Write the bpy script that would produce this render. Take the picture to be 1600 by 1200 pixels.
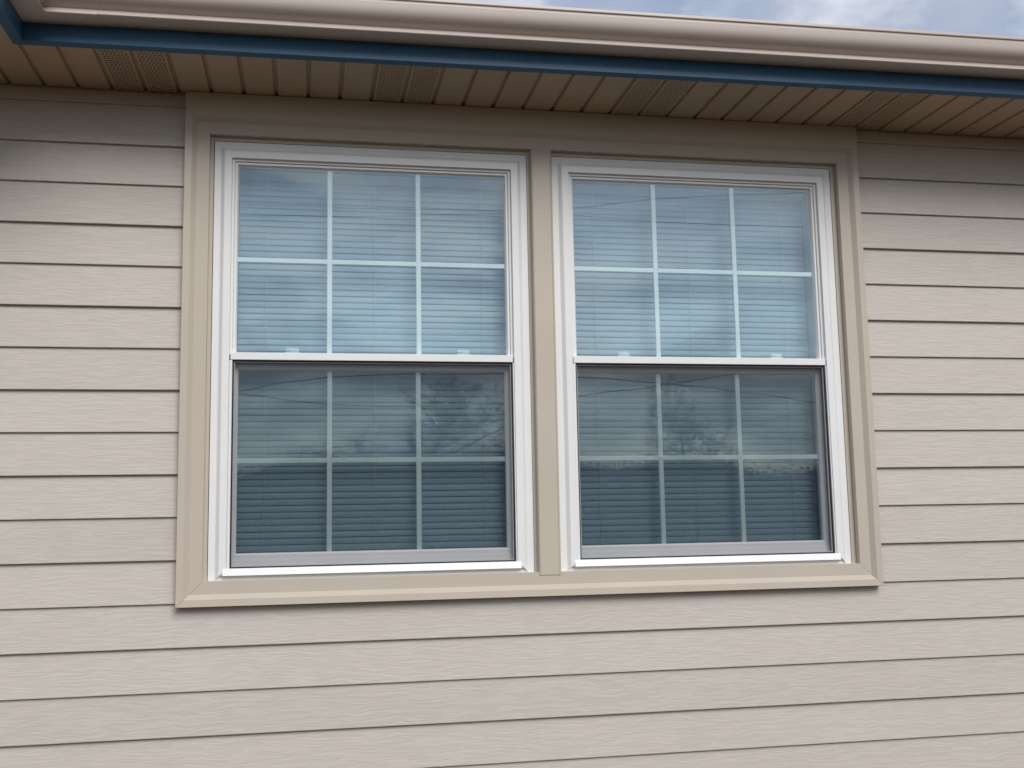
import bpy, bmesh, math, random
from mathutils import Vector, Matrix
random.seed(7)
for o in list(bpy.data.objects): bpy.data.objects.remove(o)
S = bpy.context.scene
C = S.collection
R = math.radians

# ------------------------------------------------------------------ camera
CAM = Vector((1.03195, -3.35726, -1.17385))
YAW, PITCH, ROLL = 0.188946, 0.126816, -0.018426
def cam_matrix():
    cy, sy, cp, sp = math.cos(YAW), math.sin(YAW), math.cos(PITCH), math.sin(PITCH)
    f = Vector((sy*cp, cy*cp, sp)); r = Vector((cy, -sy, 0)); u = r.cross(f)
    c, s = math.cos(ROLL), math.sin(ROLL)
    r2 = c*r + s*u; u2 = -s*r + c*u
    m = Matrix((r2, u2, -f)).transposed().to_4x4()
    m.translation = CAM
    return m
cd = bpy.data.cameras.new('camera'); cam = bpy.data.objects.new('camera', cd); C.objects.link(cam)
cd.sensor_width = 36.0; cd.sensor_fit = 'HORIZONTAL'; cd.lens = 1683.656/1600*36
cd.clip_start = 0.05; cd.clip_end = 2000
cam.matrix_world = cam_matrix(); S.camera = cam

# ------------------------------------------------------------------ sky, sun, exposure
SUN_EL, SUN_AZ = R(39), R(166)      # azimuth clockwise from +Y (the wall faces -Y)
W = bpy.data.worlds.new('World'); S.world = W; W.use_nodes = True
nt = W.node_tree; N = nt.nodes; L = nt.links; N.clear()
def node(nt_, t, **k):
    n = nt_.nodes.new(t)
    for a, b in k.items(): setattr(n, a, b)
    return n
out = node(nt, 'ShaderNodeOutputWorld'); bg = node(nt, 'ShaderNodeBackground')
bg.inputs[1].default_value = 0.09
sky = node(nt, 'ShaderNodeTexSky', sky_type='NISHITA', sun_disc=False, sun_elevation=SUN_EL, sun_rotation=SUN_AZ)
sky.air_density = 1.0; sky.dust_density = 0.7; sky.ozone_density = 1.0
tc = node(nt, 'ShaderNodeTexCoord'); sep = node(nt, 'ShaderNodeSeparateXYZ')
L.new(tc.outputs['Generated'], sep.inputs[0])
def math_(nt_, op, a, b=None, c=None):
    m = node(nt_, 'ShaderNodeMath', operation=op)
    for i, v in enumerate((a, b, c)):
        if v is None: continue
        if isinstance(v, (int, float)): m.inputs[i].default_value = v
        else: nt_.links.new(v, m.inputs[i])
    return m.outputs[0]
zz = math_(nt, 'ADD', math_(nt, 'MAXIMUM', sep.outputs[2], 0.0), 0.18)
cmb = node(nt, 'ShaderNodeCombineXYZ')
L.new(math_(nt, 'DIVIDE', sep.outputs[0], zz), cmb.inputs[0]); L.new(math_(nt, 'DIVIDE', sep.outputs[1], zz), cmb.inputs[1])
n1 = node(nt, 'ShaderNodeTexNoise'); n1.inputs['Scale'].default_value = 1.9; n1.inputs['Detail'].default_value = 7; n1.inputs['Roughness'].default_value = 0.56
n1.inputs['Distortion'].default_value = 0.5
L.new(cmb.outputs[0], n1.inputs['Vector'])
cov = node(nt, 'ShaderNodeMapRange'); cov.inputs[1].default_value = 0.36; cov.inputs[2].default_value = 0.60
L.new(n1.outputs[0], cov.inputs[0])
n2 = node(nt, 'ShaderNodeTexNoise'); n2.inputs['Scale'].default_value = 4.6; n2.inputs['Detail'].default_value = 6
mp = node(nt, 'ShaderNodeMapping'); mp.inputs['Location'].default_value = (5.3, 1.7, 2.1)
L.new(cmb.outputs[0], mp.inputs[0]); L.new(mp.outputs[0], n2.inputs['Vector'])
cr = node(nt, 'ShaderNodeValToRGB')
cr.color_ramp.elements[0].position = 0.41; cr.color_ramp.elements[0].color = (5.9, 6.4, 7.8, 1)
cr.color_ramp.elements[1].position = 0.60; cr.color_ramp.elements[1].color = (11.2, 11.4, 12.0, 1)
L.new(n2.outputs[0], cr.inputs[0])
# cloud deck after the standard overcast sky: the zenith three times as bright as the horizon
dark = node(nt, 'ShaderNodeVectorMath', operation='SCALE'); L.new(cr.outputs[0], dark.inputs[0])
L.new(math_(nt, 'MULTIPLY_ADD', math_(nt, 'MAXIMUM', sep.outputs[2], 0.0), 0.6, 0.4), dark.inputs['Scale'])
mix = node(nt, 'ShaderNodeMix', data_type='RGBA')
L.new(math_(nt, 'MULTIPLY_ADD', cov.outputs[0], 0.56, 0.36), mix.inputs[0]); L.new(sky.outputs[0], mix.inputs[6]); L.new(dark.outputs[0], mix.inputs[7])
L.new(mix.outputs[2], bg.inputs[0]); L.new(bg.outputs[0], out.inputs[0])

sl = bpy.data.lights.new('sun', 'SUN'); sl.energy = 1.6; sl.angle = R(34); sl.color = (1.0, 0.965, 0.92)
sun = bpy.data.objects.new('sun', sl); C.objects.link(sun)
sd = Vector((math.sin(SUN_AZ)*math.cos(SUN_EL), math.cos(SUN_AZ)*math.cos(SUN_EL), math.sin(SUN_EL)))
sun.rotation_euler = sd.to_track_quat('Z', 'Y').to_euler()

S.render.engine = 'CYCLES'
S.view_settings.view_transform = 'Standard'; S.view_settings.look = 'None'
S.view_settings.gamma = 1; S.view_settings.use_curve_mapping = False
S.view_settings.exposure = 0.60
S.cycles.max_bounces = 10; S.cycles.diffuse_bounces = 5; S.cycles.glossy_bounces = 5; S.cycles.transparent_max_bounces = 24

# ------------------------------------------------------------------ helpers
def tag(o, label=None, cat=None, group=None, kind=None):
    if label: o['label'] = label
    if cat: o['category'] = cat
    if group: o['group'] = group
    if kind: o['kind'] = kind
    return o
def thing(name, label, cat, loc=(0, 0, 0), group=None):
    o = bpy.data.objects.new(name, None); C.objects.link(o); o.location = loc; o.empty_display_size = .05
    return tag(o, label, cat, group, 'thing')
def link(name, me, parent=None, loc=None):
    o = bpy.data.objects.new(name, me); C.objects.link(o)
    if parent: o.parent = parent
    if loc is not None: o.location = loc
    return o
def mesh(name, bm, mat, smooth=False):
    bmesh.ops.recalc_face_normals(bm, faces=bm.faces)
    me = bpy.data.meshes.new(name); bm.to_mesh(me); bm.free(); me.materials.append(mat)
    if smooth:
        for p in me.polygons: p.use_smooth = True
    return me
def obj(name, bm, mat, parent=None, loc=None, smooth=False):
    return link(name, mesh(name, bm, mat, smooth), parent, loc)
def bx(bm, x0, x1, y0, y1, z0, z1, bev=0.0):
    vs = [bm.verts.new((x, y, z)) for x in (x0, x1) for y in (y0, y1) for z in (z0, z1)]
    fs = [bm.faces.new([vs[i] for i in q]) for q in ((0,1,3,2), (4,6,7,5), (0,4,5,1), (2,3,7,6), (0,2,6,4), (1,5,7,3))]
    if bev:
        es = list({e for f in fs for e in f.edges})
        bmesh.ops.bevel(bm, geom=es, offset=bev, segments=1, affect='EDGES', profile=.5)
    return bm
def extrude_x(bm, prof, x0, x1, cap=True):
    """closed profile of (y,z) run along x"""
    a = [bm.verts.new((x0, y, z)) for y, z in prof]; b = [bm.verts.new((x1, y, z)) for y, z in prof]
    n = len(prof)
    for i in range(n): bm.faces.new((a[i], a[(i+1) % n], b[(i+1) % n], b[i]))
    if cap: bm.faces.new(a); bm.faces.new(b)
    return bm
def mitre(bm, rect, prof, side, gap=0.0):
    """closed profile of (d,y): d = distance outward from the rectangle (x0,x1,z0,z1); one mitred side"""
    x0, x1, z0, z1 = rect
    ends = []
    for k in (0, 1):
        row = []
        for d, y in prof:
            g = gap if k == 0 else -gap
            if side == 'L': p = (x0-d, y, (z0-d if k == 0 else z1+d)+g)
            elif side == 'R': p = (x1+d, y, (z0-d if k == 0 else z1+d)+g)
            elif side == 'T': p = ((x0-d if k == 0 else x1+d)+g, y, z1+d)
            else: p = ((x0-d if k == 0 else x1+d)+g, y, z0-d)
            row.append(bm.verts.new(p))
        ends.append(row)
    a, b = ends; n = len(prof)
    for i in range(n): bm.faces.new((a[i], a[(i+1) % n], b[(i+1) % n], b[i]))
    bm.faces.new(a); bm.faces.new(b)
    return bm
def ring(bm, rect, prof):
    x0, x1, z0, z1 = rect
    rows = []
    for sx, sz in ((0, 0), (1, 0), (1, 1), (0, 1)):
        rows.append([bm.verts.new(((x1+d if sx else x0-d), y, (z1+d if sz else z0-d))) for d, y in prof])
    n = len(prof)
    for k in range(4):
        a, b = rows[k], rows[(k+1) % 4]
        for i in range(n): bm.faces.new((a[i], a[(i+1) % n], b[(i+1) % n], b[i]))
    return bm
def tube(bm, pts, rad, seg=6):
    """tapered tube through points; rad a list"""
    prev = None
    for i, p in enumerate(pts):
        p = Vector(p); q = Vector(pts[min(i+1, len(pts)-1)]) - Vector(pts[max(i-1, 0)])
        q.normalize(); a = q.orthogonal().normalized(); b = q.cross(a)
        if prev:  # keep the frame from twisting
            a = (prev - q*prev.dot(q)).normalized(); b = q.cross(a)
        prev = a
        r = rad[i] if isinstance(rad, (list, tuple)) else rad
        row = [bm.verts.new(p + r*(math.cos(2*math.pi*k/seg)*a + math.sin(2*math.pi*k/seg)*b)) for k in range(seg)]
        if i:
            for k in range(seg): bm.faces.new((last[k], last[(k+1) % seg], row[(k+1) % seg], row[k]))
        last = row
    return bm

# ------------------------------------------------------------------ materials
def mat(name, col, rough=.5, spec=.5, var=0.0, vscale=6.0, bump=None, metal=0.0, coat=0.0, stretch=(1, 1, 1)):
    m = bpy.data.materials.new(name); m.use_nodes = True
    t = m.node_tree; p = t.nodes['Principled BSDF']
    p.inputs['Roughness'].default_value = rough; p.inputs['Metallic'].default_value = metal
    p.inputs['Specular IOR Level'].default_value = spec; p.inputs['Coat Weight'].default_value = coat
    tcn = node(t, 'ShaderNodeTexCoord'); info = node(t, 'ShaderNodeObjectInfo')
    vm = node(t, 'ShaderNodeVectorMath', operation='MULTIPLY'); vm.inputs[1].default_value = stretch
    t.links.new(tcn.outputs['Object'], vm.inputs[0])
    off = node(t, 'ShaderNodeVectorMath', operation='ADD'); t.links.new(vm.outputs[0], off.inputs[0])
    cb = node(t, 'ShaderNodeCombineXYZ')
    t.links.new(math_(t, 'MULTIPLY', info.outputs['Random'], 91.0), cb.inputs[0]); t.links.new(math_(t, 'MULTIPLY', info.outputs['Random'], 37.0), cb.inputs[1])
    t.links.new(cb.outputs[0], off.inputs[1])
    nz = node(t, 'ShaderNodeTexNoise'); nz.inputs['Scale'].default_value = vscale; nz.inputs['Detail'].default_value = 5
    t.links.new(off.outputs[0], nz.inputs['Vector'])
    mr = node(t, 'ShaderNodeMapRange'); mr.inputs[1].default_value = .3; mr.inputs[2].default_value = .7
    mr.inputs[3].default_value = 1-var; mr.inputs[4].default_value = 1+var
    t.links.new(nz.outputs[0], mr.inputs[0])
    sc = node(t, 'ShaderNodeVectorMath', operation='SCALE'); sc.inputs[0].default_value = col
    t.links.new(mr.outputs[0], sc.inputs['Scale']); t.links.new(sc.outputs[0], p.inputs['Base Color'])
    if bump:
        bs, bstr, bdist = bump
        n_ = node(t, 'ShaderNodeTexNoise'); n_.inputs['Scale'].default_value = bs; n_.inputs['Detail'].default_value = 4
        t.links.new(off.outputs[0], n_.inputs['Vector'])
        bp = node(t, 'ShaderNodeBump'); bp.inputs['Strength'].default_value = bstr; bp.inputs['Distance'].default_value = bdist
        t.links.new(n_.outputs[0], bp.inputs['Height']); t.links.new(bp.outputs[0], p.inputs['Normal'])
    return m

def siding_mat():
    m = bpy.data.materials.new('embossed_vinyl_siding'); m.use_nodes = True
    t = m.node_tree; p = t.nodes['Principled BSDF']
    p.inputs['Roughness'].default_value = .48; p.inputs['Specular IOR Level'].default_value = .35
    tcn = node(t, 'ShaderNodeTexCoord'); info = node(t, 'ShaderNodeObjectInfo')
    cb = node(t, 'ShaderNodeCombineXYZ')
    t.links.new(math_(t, 'MULTIPLY', info.outputs['Random'], 53.0), cb.inputs[0]); t.links.new(math_(t, 'MULTIPLY', info.outputs['Random'], 17.0), cb.inputs[1])
    off = node(t, 'ShaderNodeVectorMath', operation='ADD')
    t.links.new(tcn.outputs['Object'], off.inputs[0]); t.links.new(cb.outputs[0], off.inputs[1])
    # wavering so that the grain lines run like cedar grain
    wob = node(t, 'ShaderNodeTexNoise'); wob.inputs['Scale'].default_value = 9; wob.inputs['Detail'].default_value = 2
    t.links.new(off.outputs[0], wob.inputs['Vector'])
    sp = node(t, 'ShaderNodeSeparateXYZ'); t.links.new(off.outputs[0], sp.inputs[0])
    zw = math_(t, 'ADD', sp.outputs[2], math_(t, 'MULTIPLY', math_(t, 'SUBTRACT', wob.outputs[0], .5), .028))
    cv = node(t, 'ShaderNodeCombineXYZ')
    t.links.new(math_(t, 'MULTIPLY', sp.outputs[0], 13.0), cv.inputs[0]); t.links.new(math_(t, 'MULTIPLY', zw, 135.0), cv.inputs[2]); t.links.new(sp.outputs[1], cv.inputs[1])
    g = node(t, 'ShaderNodeTexNoise'); g.inputs['Scale'].default_value = 1.0; g.inputs['Detail'].default_value = 3; g.inputs['Roughness'].default_value = .55
    g.inputs['Distortion'].default_value = .4
    t.links.new(cv.outputs[0], g.inputs['Vector'])
    rg = node(t, 'ShaderNodeMapRange'); rg.inputs[1].default_value = .40; rg.inputs[2].default_value = .62
    t.links.new(g.outputs[0], rg.inputs[0])
    bp = node(t, 'ShaderNodeBump'); bp.inputs['Strength'].default_value = .21; bp.inputs['Distance'].default_value = .0016
    wv = node(t, 'ShaderNodeTexNoise'); wv.inputs['Scale'].default_value = 3.2; wv.inputs['Detail'].default_value = 1
    t.links.new(off.outputs[0], wv.inputs['Vector'])
    b0 = node(t, 'ShaderNodeBump'); b0.inputs['Strength'].default_value = .5; b0.inputs['Distance'].default_value = .012
    t.links.new(wv.outputs[0], b0.inputs['Height']); t.links.new(b0.outputs[0], bp.inputs['Normal'])
    t.links.new(rg.outputs[0], bp.inputs['Height']); t.links.new(bp.outputs[0], p.inputs['Normal'])
    # slow colour drift along a board, faint tint difference from board to board
    d = node(t, 'ShaderNodeTexNoise'); d.inputs['Scale'].default_value = 1.4; d.inputs['Detail'].default_value = 3
    t.links.new(off.outputs[0], d.inputs['Vector'])
    mx = node(t, 'ShaderNodeMix', data_type='RGBA'); mx.inputs[6].default_value = SIDING_A; mx.inputs[7].default_value = SIDING_B
    dr = node(t, 'ShaderNodeMapRange'); dr.inputs[1].default_value = .35; dr.inputs[2].default_value = .65
    t.links.new(d.outputs[0], dr.inputs[0]); t.links.new(dr.outputs[0], mx.inputs[0])
    sc = node(t, 'ShaderNodeVectorMath', operation='SCALE')
    t.links.new(mx.outputs[2], sc.inputs[0])
    gr = node(t, 'ShaderNodeMapRange'); gr.inputs[3].default_value = .95; gr.inputs[4].default_value = 1.02
    t.links.new(rg.outputs[0], gr.inputs[0])
    br = node(t, 'ShaderNodeMapRange'); br.inputs[3].default_value = .97; br.inputs[4].default_value = 1.03
    t.links.new(info.outputs['Random'], br.inputs[0])
    t.links.new(math_(t, 'MULTIPLY', gr.outputs[0], br.outputs[0]), sc.inputs['Scale'])
    t.links.new(sc.outputs[0], p.inputs['Base Color'])
    return m

def glass_mat(name, f0, tint):
    m = bpy.data.materials.new(name); m.use_nodes = True
    t = m.node_tree; t.nodes.clear()
    o = node(t, 'ShaderNodeOutputMaterial'); ge = node(t, 'ShaderNodeNewGeometry')
    dt = node(t, 'ShaderNodeVectorMath', operation='DOT_PRODUCT')
    t.links.new(ge.outputs['Normal'], dt.inputs[0]); t.links.new(ge.outputs['Incoming'], dt.inputs[1])
    inv = math_(t, 'SUBTRACT', 1.0, math_(t, 'ABSOLUTE', dt.outputs['Value']))
    fac = math_(t, 'ADD', f0, math_(t, 'MULTIPLY', math_(t, 'POWER', inv, 5.0), 1-f0))
    tr = node(t, 'ShaderNodeBsdfTransparent'); tr.inputs[0].default_value = tint
    gl = node(t, 'ShaderNodeBsdfGlossy'); gl.inputs['Roughness'].default_value = 0.0; gl.inputs[0].default_value = (.90, .975, 1, 1)
    # faint waviness of float glass
    tcn = node(t, 'ShaderNodeTexCoord'); nz = node(t, 'ShaderNodeTexNoise'); nz.inputs['Scale'].default_value = 5; nz.inputs['Detail'].default_value = 1
    t.links.new(tcn.outputs['Object'], nz.inputs['Vector'])
    bp = node(t, 'ShaderNodeBump'); bp.inputs['Strength'].default_value = .25; bp.inputs['Distance'].default_value = .0006
    t.links.new(nz.outputs[0], bp.inputs['Height']); t.links.new(bp.outputs[0], gl.inputs['Normal'])
    mx = node(t, 'ShaderNodeMixShader'); t.links.new(fac, mx.inputs[0]); t.links.new(tr.outputs[0], mx.inputs[1]); t.links.new(gl.outputs[0], mx.inputs[2])
    t.links.new(mx.outputs[0], o.inputs[0])
    return m

def screen_mat():
    m = bpy.data.materials.new('insect_screen_mesh'); m.use_nodes = True
    t = m.node_tree; t.nodes.clear()
    o = node(t, 'ShaderNodeOutputMaterial'); tr = node(t, 'ShaderNodeBsdfTransparent'); df = node(t, 'ShaderNodeBsdfDiffuse')
    df.inputs[0].default_value = (.040, .046, .062, 1)
    # open area of the weave, thinner or denser by a few per cent
    tcn = node(t, 'ShaderNodeTexCoord'); nz = node(t, 'ShaderNodeTexNoise'); nz.inputs['Scale'].default_value = 3.0
    t.links.new(tcn.outputs['Object'], nz.inputs['Vector'])
    mr = node(t, 'ShaderNodeMapRange'); mr.inputs[1].default_value = .3; mr.inputs[2].default_value = .7; mr.inputs[3].default_value = .31; mr.inputs[4].default_value = .36
    t.links.new(nz.outputs[0], mr.inputs[0])
    mx = node(t, 'ShaderNodeMixShader'); t.links.new(mr.outputs[0], mx.inputs[0]); t.links.new(tr.outputs[0], mx.inputs[1]); t.links.new(df.outputs[0], mx.inputs[2])
    t.links.new(mx.outputs[0], o.inputs[0])
    return m

SIDING_A = (.536, .492, .440, 1); SIDING_B = (.530, .484, .434, 1)
M_siding = siding_mat()
M_trim = mat('beige_aluminium_trim', (.505, .445, .368), .42, .4, .025, 5, (260, .04, .0005))
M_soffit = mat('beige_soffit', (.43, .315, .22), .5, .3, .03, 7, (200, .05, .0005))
M_gutter = mat('beige_gutter_enamel', (.52, .445, .40), .32, .5, .02, 4)
M_blue = mat('blue_fascia_cap', (.030, .105, .200), .42, .35, .10, 5, stretch=(1, 3, 3))
M_white = mat('white_vinyl', (.775, .775, .77), .34, .45, .015, 8)
M_grid = mat('white_grid_bar', (.78, .82, .81), .4, .4, .01)
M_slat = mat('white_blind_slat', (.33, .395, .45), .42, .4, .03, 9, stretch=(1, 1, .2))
M_cord = mat('ladder_cord', (.55, .57, .57), .8, .1, .02)
M_black = mat('charcoal_screen_frame', (.018, .018, .024), .5, .3, .05)
M_glass = glass_mat('outer_glass', .105, (.935, .976, .984, 1))
M_glass_in = glass_mat('inner_glass', .04, (.95, .975, .98, 1))
M_mesh = screen_mat()
M_dark = mat('attic_shade_board', (.05, .045, .04), .9, .1, .1)  # near-black to stand for the attic's darkness; the sheathing shares it
M_room = mat('room_plaster', (.50, .49, .47), .9, .1, .04)
M_bark = mat('bark', (.055, .045, .038), .9, .1, .25, 3)
M_leaf = mat('evergreen_leaf', (.030, .040, .030), .9, .05, .25, 1.2)
M_wire = mat('wire_jacket', (.02, .02, .022), .6, .3, .05)
M_shingle = mat('asphalt_shingle', (.07, .065, .06), .9, .2, .25, 30)
M_found = mat('concrete', (.32, .31, .29), .9, .2, .12, 8, (40, .3, .004))

# ------------------------------------------------------------------ ground
GZ = -2.85
def ground_mat():
    m = mat('lawn', (.060, .042, .024), .9, .1, .35, .9, (14, .5, .02))
    return m
bm = bmesh.new(); bx(bm, -400, 400, -400, 400, GZ-.3, GZ)
tag(obj('ground', bm, ground_mat()), 'lawn in front of the house', kind='structure')

# ------------------------------------------------------------------ wall with its siding boards
P = 0.127                       # exposure of one course
X0, XL, XR, X1 = -1.25, 0.655, 2.907, 6.2   # wall end, casing edges, wall end
wall = thing('house_wall', 'beige house wall of horizontal wood-grained vinyl siding around the windows', 'wall', (0, 0, GZ))
def at_wall(name, bm, m): 
    o = obj(name, bm, m, wall, (0, 0, -GZ)); return o
bm = bmesh.new()
for a, b, c, d in ((X0, XL+.06, GZ, .30), (XR-.06, X1, GZ, .30), (XL+.06, XR-.06, GZ, -1.37), (XL+.06, XR-.06, .09, .30)):
    bx(bm, a, b, .020, .12, c, d)
at_wall('sheathing', bm, M_dark)
def butt(k): return .0125 if k % 2 == 0 else .0090
def board_mesh(k, xa, xb):
    t = butt(k-1)                 # how far the face leans back under the course above
    pr = [(.0185, .0006), (.0012, .0), (.0003, .0008), (0, .0022), (t, P+.012), (.0185, P+.012)]
    bm = bmesh.new(); extrude_x(bm, pr, xa, xb)
    return mesh('siding_board', bm, M_siding)
spans = {'l': (X0, XL-.0022), 'r': (XR+.0022, X1), 'f': (X0, X1)}
cache = {}
KB = int((-GZ)/P)
for k in range(0, KB+1):
    for s in (('f',) if k > 11 else ('l', 'r')):
        key = (s, k % 2)
        if key not in cache: cache[key] = board_mesh(k, *spans[s])
        link('siding_board', cache[key], wall, (0, 0, -GZ - P*k))
# narrow starter piece under the soffit
for s in ('l', 'r'):
    bm = bmesh.new(); extrude_x(bm, [(.0185, .003), (.001, 0), (0, .002), (.004, .05), (.0185, .05)], *spans[s])
    o = obj('top_course', bm, M_siding, wall, (0, -.001, -GZ+P))
bm = bmesh.new(); bx(bm, X0-.01, X1+.01, .012, .13, GZ, GZ+.06)
at_wall('foundation_edge', bm, M_found)
for xa, xb in ((X0-.07, X0+.002), (X1-.002, X1+.07)):
    bm = bmesh.new(); bx(bm, xa, xb, -.016, .13, GZ+.06, .168, .004); at_wall('corner_post', bm, M_trim)

# room behind the windows, seen only through the gaps of the blinds
bm = bmesh.new()
ra, rb, rc, rd, re = .2, 3.4, .122, 3.2, .34
bx(bm, ra-.1, ra, rc, rd, -2.3, re); bx(bm, rb, rb+.1, rc, rd, -2.3, re); bx(bm, ra-.1, rb+.1, rd, rd+.1, -2.3, re)
bx(bm, ra-.1, rb+.1, rc, rd+.1, re, re+.1); bx(bm, ra-.1, rb+.1, rc, rd+.1, -2.4, -2.3)
tag(obj('room_interior', bm, M_room), 'plain room behind the windows', kind='structure')

# ------------------------------------------------------------------ casing round the two windows
casing = thing('window_casing', 'beige metal casing framing both windows with a flat post between them', 'window casing', (1.78, 0, -1.41))
CO = Vector((-1.78, 0, 1.41))
RECT = (.729, 2.836, -1.333, .041)
CW = .074
prof = [(0, .014), (0, -.0115), (.0008, -.0125), (.0385, -.0125), (.053, -.0245), (CW-.001, -.0255), (CW, -.0245), (CW, .014)]
for sd_, nm in (('L', 'side_trim'), ('R', 'side_trim'), ('B', 'sill_trim')):
    bm = bmesh.new(); mitre(bm, RECT, prof, sd_, .0004)
    if sd_ in 'LR':   # the legs run up past the head to the soffit
        pass
    obj(nm, bm, M_trim, casing, CO)
prof_h = [(0, .014), (0, -.0115), (.0008, -.0125), (.0385, -.0125), (.053, -.0245), (CW-.0005, -.0255), (CW-.0005, .014)]
bm = bmesh.new(); mitre(bm, RECT, prof_h, 'T', .0004); obj('head_trim', bm, M_trim, casing, CO)
bm = bmesh.new(); bx(bm, RECT[0]-CW, RECT[1]+CW, -.0258, .012, .041+CW-.0015, .1695, .0003); obj('frieze_board', bm, M_trim, casing, CO)
bm = bmesh.new()
pm = [(1.7485, .014), (1.7485, -.0125), (1.7515, -.0150), (1.754, -.0135), (1.8105, -.0135), (1.8130, -.0150), (1.8165, -.0125), (1.8165, .014)]
a = [bm.verts.new((x, y, -1.342 if y < -.0126 else -1.342)) for x, y in pm]; b = [bm.verts.new((x, y, .0405)) for x, y in pm]
n = len(pm)
for i in range(n): bm.faces.new((a[i], a[(i+1) % n], b[(i+1) % n], b[i]))
bm.faces.new(a); bm.faces.new(b)
obj('mullion_trim', bm, M_trim, casing, CO + Vector((0, -.0012, 0)))
# recessed beige stop between casing and white frames
bm = bmesh.new(); ring(bm, (.7405, 2.8195, -1.3345, .0275), [(.0002, .0135), (.0002, .0105), (.0155, .0105), (.0155, .0135)])
obj('stop_bead', bm, M_trim, casing, CO)
bm = bmesh.new(); bx(bm, 1.738, 1.8235, .0105, .0135, -1.334, .027); obj('stop_bead', bm, M_trim, casing, CO)

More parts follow.
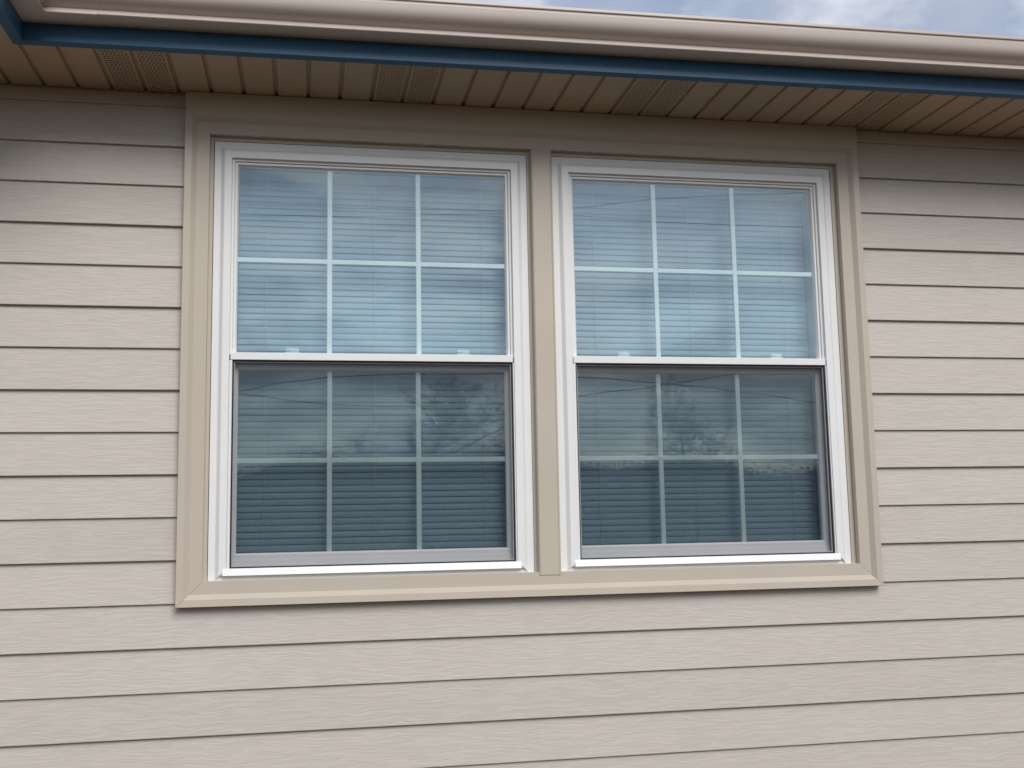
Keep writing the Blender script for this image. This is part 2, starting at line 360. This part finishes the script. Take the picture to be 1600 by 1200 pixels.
# ------------------------------------------------------------------ windows
def lock_bm(x):
    bm = bmesh.new()
    bx(bm, x-.023, x+.023, .028, .046, 0, .006, .0015)
    bx(bm, x-.021, x+.021, .029, .045, .006, .019, .004)
    bx(bm, x-.022, x-.004, .024, .036, .009, .015, .002)
    return bm
def window(cx, label):
    w = thing('double_hung_window', label, 'window', (cx, 0, -1.336), 'double hung windows side by side')
    O = Vector((0, 0, 1.336))
    hw = .4975
    outer = (-hw+.054, hw-.054, -1.2985, -.0275)       # inner edge of the frame's face
    pf = [(0, .075), (0, .0025), (.0008, .0015), (.0215, .0015), (.0225, .002), (.0325, .0108), (.0345, .0115), (.0535, .0115), (.054, .0125), (.054, .075)]
    pb = [(0, .075), (0, .0025), (.0008, .0), (.0185, -.0065), (.0205, -.0055), (.0215, .0095), (.0225, .0115), (.0372, .0115), (.0377, .0125), (.0377, .075)]
    for s, nm in (('L', 'frame_jamb'), ('R', 'frame_jamb'), ('T', 'frame_head')):
        rect = outer
        bm = bmesh.new(); mitre(bm, rect, pf, s, 0.0); bm_o = obj(nm, bm, M_white, w, O)
    # sill: nose with chamfered ends, then the flange below it
    bm = bmesh.new()
    x0, x1 = -hw+.0335, hw-.0335
    zt, zb = -1.2984, -1.3192
    nose = [(x0, .0114, zt-.012), (x0+.014, -.007, zb), (x1-.014, -.007, zb), (x1, .0114, zt-.012)]
    vt = [bm.verts.new(v) for v in ((x0+.0095, .0013, zt), (x1-.0095, .0013, zt))]
    vb = [bm.verts.new((x0, .0113, zt-.010)), bm.verts.new((x0+.012, -.0045, zb)), bm.verts.new((x1-.012, -.0045, zb)), bm.verts.new((x1, .0113, zt-.010))]
    bk = [bm.verts.new((x0, .0114, zb)), bm.verts.new((x1, .0114, zb)), bm.verts.new((x0, .0114, zt)), bm.verts.new((x1, .0114, zt))]
    bm.faces.new((vt[0], vt[1], vb[2], vb[1])); bm.faces.new((vt[0], vb[1], vb[0])); bm.faces.new((vt[1], vb[3], vb[2]))
    bm.faces.new((vb[1], vb[2], bk[1], bk[0])); bm.faces.new((vb[0], vb[1], bk[0])); bm.faces.new((vb[3], bk[1], vb[2]))
    bm.faces.new((vt[0], bk[2], bk[3], vt[1])); bm.faces.new((vt[0], vb[0], bk[2])); bm.faces.new((vt[1], bk[3], vb[3]))
    obj('sill_nose', bm, M_white, w, O)
    bm = bmesh.new(); bx(bm, -hw+.004, hw-.004, .0119, .075, -1.3360, zt-.0002, .0004); obj('frame_sill', bm, M_white, w, O)
    # track beads inside the frame
    bm = bmesh.new(); ring(bm, (-hw+.0625, hw-.0625, -.6435, -.0355), [(0, .045), (0, .0135), (.0008, .0125), (.0078, .0125), (.0084, .0135), (.0084, .045)])
    us = bm
    # upper sash
    gl, gr, gt, gb = -.4235, .4235, -.0475, -.6440
    ps = [(0, .040), (0, .0275), (.0035, .0195), (.0045, .0185), (.0105, .0185), (.0112, .0195), (.0112, .048)]
    ring(bm, (gl, gr, gb, gt), ps)
    rail = bmesh.new()
    sash = obj('upper_sash', us, M_white, w, O)
    bx(rail, -.4405, .4400, .0035, .047, -.6672, -.6446, .0012)
    obj('check_rail', rail, M_white, sash)
    bm = bmesh.new()
    bx(bm, -hw+.0545, -.4415, .0045, .030, -.652, -.646, .0008); obj('jamb_stop', bm, M_white, sash)
    bm = bmesh.new(); bx(bm, .4410, hw-.0545, .0045, .030, -.652, -.646, .0008); obj('jamb_stop', bm, M_white, sash)
    def panes(par, a, b, c, d, y):
        bm = bmesh.new(); bx(bm, a-.004, b+.004, y, y+.003, c-.004, d+.004); obj('pane', bm, M_glass, par)
        bm = bmesh.new(); bx(bm, a-.004, b+.004, y+.016, y+.019, c-.004, d+.004); obj('pane', bm, M_glass_in, par)
        mw = .0080
        pg = [(-mw, .0015), (-mw*.8, -.0005), (mw*.8, -.0005), (mw, .0015), (mw, .0045), (mw*.8, .0065), (-mw*.8, .0065), (-mw, .0045)]
        ym = y+.0065; zc = (c+d)/2
        th = (b-a)/3
        for i in (1, 2):
            bm = bmesh.new(); xm = a+th*i
            p0 = [bm.verts.new((xm+u, ym+v, c-.003)) for u, v in pg]; p1 = [bm.verts.new((xm+u, ym+v, d+.003)) for u, v in pg]
            for q in range(8): bm.faces.new((p0[q], p0[(q+1) % 8], p1[(q+1) % 8], p1[q]))
            bm.faces.new(p0); bm.faces.new(p1); obj('grid_bar', bm, M_grid, par)
        for i in range(3):
            bm = bmesh.new(); xa = a+th*i+(mw if i else -.003); xb = a+th*(i+1)-(mw if i < 2 else -.003)
            extrude_x(bm, [(ym+v*.92+.0003, zc+u) for u, v in pg], xa, xb); obj('grid_bar', bm, M_grid, par)
    panes(sash, gl, gr, gb, gt, .0275)
    # lower sash, one track further in
    gl, gr, gt, gb = -.4185, .4185, -.694, -1.2555
    bm = bmesh.new()
    ring(bm, (gl, gr, gb, gt), [(0, .062), (0, .046), (.0045, .0405), (.0055, .0395), (.0185, .0395), (.0195, .0405), (.0195, .068)])
    bx(bm, gl-.0186, gr+.0186, .0352, .060, gb-.043, gb-.0193, .001)
    low = obj('lower_sash', bm, M_white, w, O)
    panes(low, gl, gr, gb, gt, .046)
    bm = bmesh.new(); bx(bm, gl-.018, gr+.018, .0485, .072, -.674, -.6395, .0015); obj('meeting_rail', bm, M_white, low)
    for x in (-.2550, .2870): obj('sash_lock', lock_bm(x), M_white, low, Vector((0, .024, -.6393)))
    # half screen in the outer track
    bm = bmesh.new()
    sr = (-.4300, .4345, -1.2945, -.6712)
    ring(bm, sr, [(0, .0165), (0, .0105), (.0040, .0105), (.0040, .0165)])
    scr = obj('insect_screen', bm, M_black, w, O)
    bm = bmesh.new(); ring(bm, (sr[0]+.0028, sr[1]-.0028, sr[2]+.0028, sr[3]-.0028), [(0, .0168), (0, .0140), (.0026, .0140), (.0026, .0168)]); obj('screen_spline', bm, M_white, scr)
    bm = bmesh.new(); v = [bm.verts.new(p) for p in ((sr[0]-.001, .0128, sr[2]-.001), (sr[1]+.001, .0128, sr[2]-.001), (sr[1]+.001, .0128, sr[3]+.001), (sr[0]-.001, .0128, sr[3]+.001))]
    bm.faces.new(v); obj('screen_mesh', bm, M_mesh, scr)
    # jamb liners beside the screen and back to the room
    bm = bmesh.new()
    for s in (-1, 1):
        e = -.4345 if s < 0 else .4390
        f = s*(hw-.0545)
        bx(bm, min(e, f), max(e, f), .0045, .034, -1.2984, -.6685, .0008)
        bx(bm, min(s*.4395, s*.4965), max(s*.4395, s*.4965), .0755, .1215, -1.3355, .026)
    bx(bm, -.4395, .4395, .0755, .1215, -1.3355, -1.302); bx(bm, -.4395, .4395, .0755, .1215, -.030, .026)
    obj('jamb_liner', bm, M_white, w, O)
    return w
WIN = ((1.2395, 'left white double hung window with bright cloud reflections in its top sash'),
       (2.3205, 'right white double hung window with a plainer bluish reflection, beyond the flat post'))
for cx, lb in WIN: window(cx, lb)

# ------------------------------------------------------------------ venetian blinds
PITCH_S = .0203
def slat_mesh(w_):
    bm = bmesh.new(); rows = []
    tilt = R(74); n = 6; wd = .0280
    for i in range(n+1):
        u = (i/n-.5)*wd; h = .0022*(1-(2*u/wd)**2)
        # u runs from the upper, inner edge to the lower, outer edge
        y = -u*math.cos(tilt) - h*math.sin(tilt); z = -u*math.sin(tilt) + h*math.cos(tilt)
        rows.append((y, z))
    a = [[bm.verts.new((x, y, z)) for y, z in rows] for x in (-w_/2, w_/2)]
    for i in range(n): bm.faces.new((a[0][i], a[0][i+1], a[1][i+1], a[1][i]))
    me = mesh('slat', bm, M_slat, True)
    return me
def blind(cx, half, shift, label):
    b = thing('venetian_blind', label, 'blind', (cx+shift, .108, -.03), 'blinds behind the windows')
    me = slat_mesh(2*half)
    z = -.052; i = 0
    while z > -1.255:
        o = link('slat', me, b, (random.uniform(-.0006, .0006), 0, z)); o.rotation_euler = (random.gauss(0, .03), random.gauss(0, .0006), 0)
        z -= PITCH_S; i += 1
    bm = bmesh.new(); bx(bm, -half-.002, half+.002, -.013, .013, -.036, -.004, .002); obj('headrail', bm, M_slat, b)
    bm = bmesh.new(); bx(bm, -half, half, -.012, .012, z-.004, z+.008, .003); obj('bottom_rail', bm, M_slat, b)
    for x in (-half*.80, -.004, half*.80):
        bm = bmesh.new(); tube(bm, [(x, -.0135, -.036), (x+.0006, -.0138, -.6), (x, -.0135, z)], .0009, 5); tube(bm, [(x+.004, .0135, -.036), (x+.004, .0135, z)], .0009, 5)
        obj('ladder_cord', bm, M_cord, b)
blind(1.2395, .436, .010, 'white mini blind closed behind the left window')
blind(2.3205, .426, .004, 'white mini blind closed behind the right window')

# ------------------------------------------------------------------ eaves (run very slightly out of square with the wall)
EA = -.0147
ZS = .1711
def eave(o):
    o.rotation_euler = (0, 0, EA); return o
FY = -.327           # fascia face at the inner corner
RIB0, RIBP = .1388, .0989
soffit = thing('soffit', 'beige grooved soffit under the eave with pairs of perforated vent planks', 'soffit', (0, 0, ZS))
def plank_mesh(y0, y1, vent, w_=RIBP):
    bm = bmesh.new()
    g = .0062; h = .0095
    def quad(*p): bm.faces.new([bm.verts.new(q) for q in p])
    # V groove halves on both sides and a narrow ledge
    for s in (0, 1):
        xa = 0 if s == 0 else w_; sg = 1 if s == 0 else -1
        pts = [(xa, h), (xa+sg*g*.72, h), (xa+sg*g, 0.0012), (xa+sg*(g+.002), 0)]
        for (xp, zp), (xq, zq) in zip(pts, pts[1:]): quad((xp, y0, zp), (xq, y0, zq), (xq, y1, zq), (xp, y1, zp))
    xa, xb = g+.002, w_-g-.002
    if not vent:
        quad((xa, y0, 0), (xb, y0, 0), (xb, y1, 0), (xa, y1, 0))
        return mesh('soffit_plank', bm, M_soffit)
    m0, m1 = xa+.004, xb-.004
    quad((xa, y0, 0), (m0, y0, 0), (m0, y1, 0), (xa, y1, 0)); quad((m1, y0, 0), (xb, y0, 0), (xb, y1, 0), (m1, y1, 0))
    nx = 7; cw = (m1-m0)/nx; ny = int(round((y1-y0)/.0135)); ch = (y1-y0)/ny
    for j in range(ny):
        for i in range(nx):
            cxx = m0+cw*(i+.5); cyy = y0+ch*(j+.5); sh = .18*cw*(1 if j % 2 else -1)
            cn = [bm.verts.new((cxx+a_*cw/2, cyy+b_*ch/2, 0)) for a_, b_ in ((-1, -1), (1, -1), (1, 1), (-1, 1))]
            rr = .0038
            hv = [bm.verts.new((cxx+sh+rr*math.cos(R(225+45*q)), cyy+rr*math.sin(R(225+45*q)), 0)) for q in range(8)]
            hu = [bm.verts.new((v.co.x, v.co.y, .0015)) for v in hv]
            for q in range(4):
                bm.faces.new((cn[q], cn[(q+1) % 4], hv[(2*q+2) % 8], hv[2*q+1], hv[2*q]))
            for q in range(8): bm.faces.new((hv[q], hv[(q+1) % 8], hu[(q+1) % 8], hu[q]))
    return mesh('soffit_plank', bm, M_soffit)
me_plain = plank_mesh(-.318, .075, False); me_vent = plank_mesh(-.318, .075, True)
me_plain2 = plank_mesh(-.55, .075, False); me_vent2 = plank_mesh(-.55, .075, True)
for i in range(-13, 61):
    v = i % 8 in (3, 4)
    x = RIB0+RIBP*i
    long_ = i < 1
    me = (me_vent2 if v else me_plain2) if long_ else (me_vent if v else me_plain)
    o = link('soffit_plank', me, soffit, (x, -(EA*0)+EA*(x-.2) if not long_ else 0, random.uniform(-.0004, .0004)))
bm = bmesh.new(); bx(bm, X0, X1, -.30, .11, ZS+.03, ZS+.05); bx(bm, X0, .24, -.55, -.30, ZS+.03, ZS+.05)  # dark sheet in place of the attic's shade above the vent holes
obj('attic_shade_board', bm, M_dark, soffit, (0, 0, -ZS))
# the J channel that holds the planks at the wall
for xa, xb in ((X0, XL-.001), (XR+.001, X1)):
    bm = bmesh.new(); bx(bm, xa, xb, -.0045, .012, ZS-.0062, ZS-.0035); obj('wall_channel', bm, M_soffit, soffit, (0, 0, -ZS))

def L_sweep(bm, prof, xc, yc, x_end, y_end):
    """profile (d,z), d = distance out from fascia; runs from (x_end,yc) to the inner corner (xc,yc) and on to (xc,y_end)"""
    rows = [[bm.verts.new((x_end, yc-d, z)) for d, z in prof],
            [bm.verts.new((xc+d, yc-d, z)) for d, z in prof],
            [bm.verts.new((xc+d, y_end, z)) for d, z in prof]]
    n = len(prof)
    for a, b in zip(rows, rows[1:]):
        for i in range(n): bm.faces.new((a[i], a[(i+1) % n], b[(i+1) % n], b[i]))
    bm.faces.new(rows[0]); bm.faces.new(rows[2])
    return bm
def run_x(bm, prof, xc, yc, x_a, x_b, mit):
    """straight run along x; mit: x_a end is mitred at the inner corner"""
    a = [bm.verts.new(((xc+d) if mit else x_a, yc-d, z)) for d, z in prof]; b = [bm.verts.new((x_b, yc-d, z)) for d, z in prof]
    n = len(prof)
    for i in range(n): bm.faces.new((a[i], a[(i+1) % n], b[(i+1) % n], b[i]))
    bm.faces.new(a); bm.faces.new(b); return bm
def run_y(bm, prof, xc, yc, y_b):
    a = [bm.verts.new((xc+d, yc-d, z)) for d, z in prof]; b = [bm.verts.new((xc+d, y_b, z)) for d, z in prof]
    n = len(prof)
    for i in range(n): bm.faces.new((a[i], a[(i+1) % n], b[(i+1) % n], b[i]))
    bm.faces.new(a); bm.faces.new(b); return bm
XC = .251
YEND = -.56
fas = thing('fascia_board', 'glossy dark blue fascia strip below the gutter, turning the corner at left', 'fascia', (XC, FY, ZS))
FO = Vector((-XC, -FY, -ZS))
fp = [(-.030, ZS-.0015), (-.0015, ZS-.0015), (0, ZS), (0, .325), (-.012, .325), (-.012, ZS+.004), (-.030, ZS+.004)]
bm = bmesh.new(); run_x(bm, fp, XC, FY, 0, X1, True); o = obj('fascia_strip', bm, M_blue, fas, FO)
bm = bmesh.new(); run_y(bm, fp, XC, FY, YEND); o = obj('fascia_strip', bm, M_blue, fas, FO)
fe = [(-.030, ZS-.0015), (.0, ZS-.0015), (.0012, ZS), (.0012, .325), (-.012, .325), (-.012, ZS+.004), (-.030, ZS+.004)]
bm = bmesh.new(); run_x(bm, fe, 0, YEND, X0-.02, XC-.0004, False); obj('fascia_strip', bm, M_blue, fas, FO)
fas.rotation_euler = (0, 0, EA)

gut = thing('rain_gutter', 'beige moulded rain gutter along the roof edge with a mitred inside corner', 'gutter', (XC, FY, .222))
GO = Vector((-XC, -FY, -.222))
ZG = .2225
def ogee():
    # outer skin from the back bottom, round the front, up to the lip
    o_ = [(.001, ZG), (.0725, ZG-.0005), (.0742, ZG+.0010), (.0745, ZG+.0022), (.0608, ZG+.0195), (.0600, ZG+.0205)]
    def curve(t): return .0600+.0385*(1-(1-t)**3.6)+.0025*t*t, ZG+.0212+.0535*t
    for i in range(1, 13): o_.append(curve(i/12))
    o_ += [(.1010, ZG+.0785), (.1012, ZG+.0830), (.1048, ZG+.0836), (.1058, ZG+.0855), (.1058, ZG+.0925), (.1040, ZG+.0940), (.0960, ZG+.0945), (.0945, ZG+.0925)]
    inner = []
    for i in range(12, -1, -1):
        d, z = curve(i/12); inner.append((d-.0035, z+.002))
    inner += [(.0565, ZG+.018), (.0670, ZG+.003), (.005, ZG+.003), (.005, ZG+.098), (.001, ZG+.098)]
    return o_+inner
gp = ogee()
XS = .462
bm = bmesh.new(); run_x(bm, gp, XC, FY, XS, X1, False); obj('gutter_run', bm, M_gutter, gut, GO)
def shrink(p, e): return [(d+(e if d > .003 else 0), z-(e if z < ZG+.05 else 0)) for d, z in p]
gc = [(d*1.0, z-.0012 if z < ZG+.003 else z) for d, z in gp]
bm = bmesh.new(); run_x(bm, gc, XC, FY, 0, XS-.0006, True); obj('corner_mitre', bm, M_gutter, gut, GO)
bm = bmesh.new(); run_y(bm, gc, XC, FY, YEND); obj('gutter_run', bm, M_gutter, gut, GO)
gut.rotation_euler = (0, 0, EA)

# unseen roof slope behind the gutter, added to block sky light
roof = thing('light_blocking_roof', 'unseen low shingled roof slope above the gutter, added to block light', 'roof', (2, -.22, .25))
for r_ in range(14):
    bm = bmesh.new(); y0 = -.06+.14*r_; z0 = .012+.042*r_
    extrude_x(bm, [(y0, z0), (y0+.005, z0+.008), (y0+.145, z0+.050), (y0+.145, z0+.037)], X0-2, X1-2)
    obj('shingle_course', bm, M_shingle, roof)

for r_ in range(3):
    bm = bmesh.new(); y0 = YEND+.215+.13*r_; z0 = .076+.012*r_
    extrude_x(bm, [(y0, z0), (y0+.005, z0+.008), (y0+.135, z0+.020), (y0+.135, z0+.008)], X0-2.03, XC-2.0)
    obj('shingle_course', bm, M_shingle, roof)

# ------------------------------------------------------------------ what the panes mirror: the garden behind the photographer
def bare_tree(x, y, h, seed, label):
    rnd = random.Random(seed)
    t = thing('bare_tree', label, 'tree', (x, y, GZ), 'bare trees across the lawn')
    tr = bmesh.new(); br = bmesh.new()
    def grow(p, d, ln, r, lev, bm):
        n = 4; pts = [p.copy()]; rs = [r]; q = p.copy(); dd = d.copy()
        for i in range(n):
            dd = (dd+Vector((rnd.gauss(0, .12), rnd.gauss(0, .12), .05))).normalized(); q = q+dd*ln/n; pts.append(q.copy()); rs.append(r*(1-.6*(i+1)/n))
        tube(bm, pts, rs, 5 if lev < 2 else 3)
        if lev >= 5: return
        for k in range(6 if lev < 3 else 4):
            u = rnd.uniform(.3, 1.0); i = min(int(u*n), n-1); pp = pts[i].lerp(pts[i+1], u*n-i)
            side = Vector((rnd.gauss(0, 1), rnd.gauss(0, 1), rnd.gauss(.25, .5))).normalized()
            grow(pp, (dd*.55+side*.8).normalized(), ln*rnd.uniform(.5, .68), max(r*.45*(1-.3*u), .008), lev+1, br)
    grow(Vector((0, 0, -.1)), Vector((0, 0, 1)), h*.5, h*.022, 0, tr)
    obj('trunk', tr, M_bark, t); obj('crown', br, M_bark, t)
TREES = [(6.4, -45, 9.6, 3, 'bare tree nearest the overhead wires'), (19.2, -46, 9.4, 11, 'bare tree at the far end of the lawn')]
for a_ in TREES: bare_tree(*a_)
bm = bmesh.new(); rnd = random.Random(5)
for i in range(130000):
    core = i < 45000
    x = rnd.uniform(-34, 78); top = 7.0+.9*math.sin(x*.11)+.6*math.sin(x*.37+1); fr = top+rnd.gauss(0, .45)
    z = GZ+(top*rnd.random()*.92 if core else fr*(.66+.34*rnd.random()**1.4)); y = (-91 if core else -90)+rnd.gauss(0, 1.2); s_ = rnd.uniform(.35, .6) if core else rnd.uniform(.06, .13)
    a_ = Vector((rnd.gauss(0, 1), rnd.gauss(0, 1), rnd.gauss(0, 1))).normalized(); b_ = a_.orthogonal().normalized()
    bm.faces.new([bm.verts.new(Vector((x, y, z))+q) for q in (a_*s_, b_*s_*.6, -a_*s_, -b_*s_*.6)])
tag(obj('far_treeline', bm, M_leaf), 'far dark line of trees beyond the lawn', 'trees', kind='stuff')
def mirrored(px, py, y_):
    # a point of the wires' plane whose reflection in the panes is seen at this spot of the picture
    m = cam_matrix().to_3x3(); f = 1683.656
    d = m @ Vector(((px-800)/f, -(py-600)/f, -1)); v = Vector((CAM.x, .06-CAM.y, CAM.z)); d.y = -d.y
    return v + d*((y_-v.y)/d.y)
WIRES = [(-21, [(120, 690), (250, 645), (370, 612), (440, 598), (510, 589), (650, 583), (800, 583), (960, 592), (1100, 604), (1270, 628), (1500, 680)], 'lower wire arching above the lawn'),
         (-21.6, [(120, 585), (250, 601), (370, 614), (440, 624), (510, 631), (650, 635), (800, 630), (960, 612), (1100, 592), (1270, 560), (1500, 500)], 'lower wire sagging in the middle'),
         (-9, [(120, 333), (373, 336), (560, 339), (790, 334), (905, 325), (1018, 311), (1140, 304), (1265, 301), (1500, 300)], 'upper wire nearest the house'),
         (-9.3, [(120, 300), (373, 318), (560, 326), (790, 330), (905, 336), (1010, 346), (1140, 352), (1265, 356), (1500, 362)], 'upper wire just behind its neighbour')]
for y_, pp, lb in WIRES:
    bm = bmesh.new(); tube(bm, [mirrored(a_, b_, y_) for a_, b_ in pp], .011 if y_ < -15 else .0028, 5)
    tag(obj('overhead_wire', bm, M_wire), lb, 'wire', 'overhead wires', 'thing')
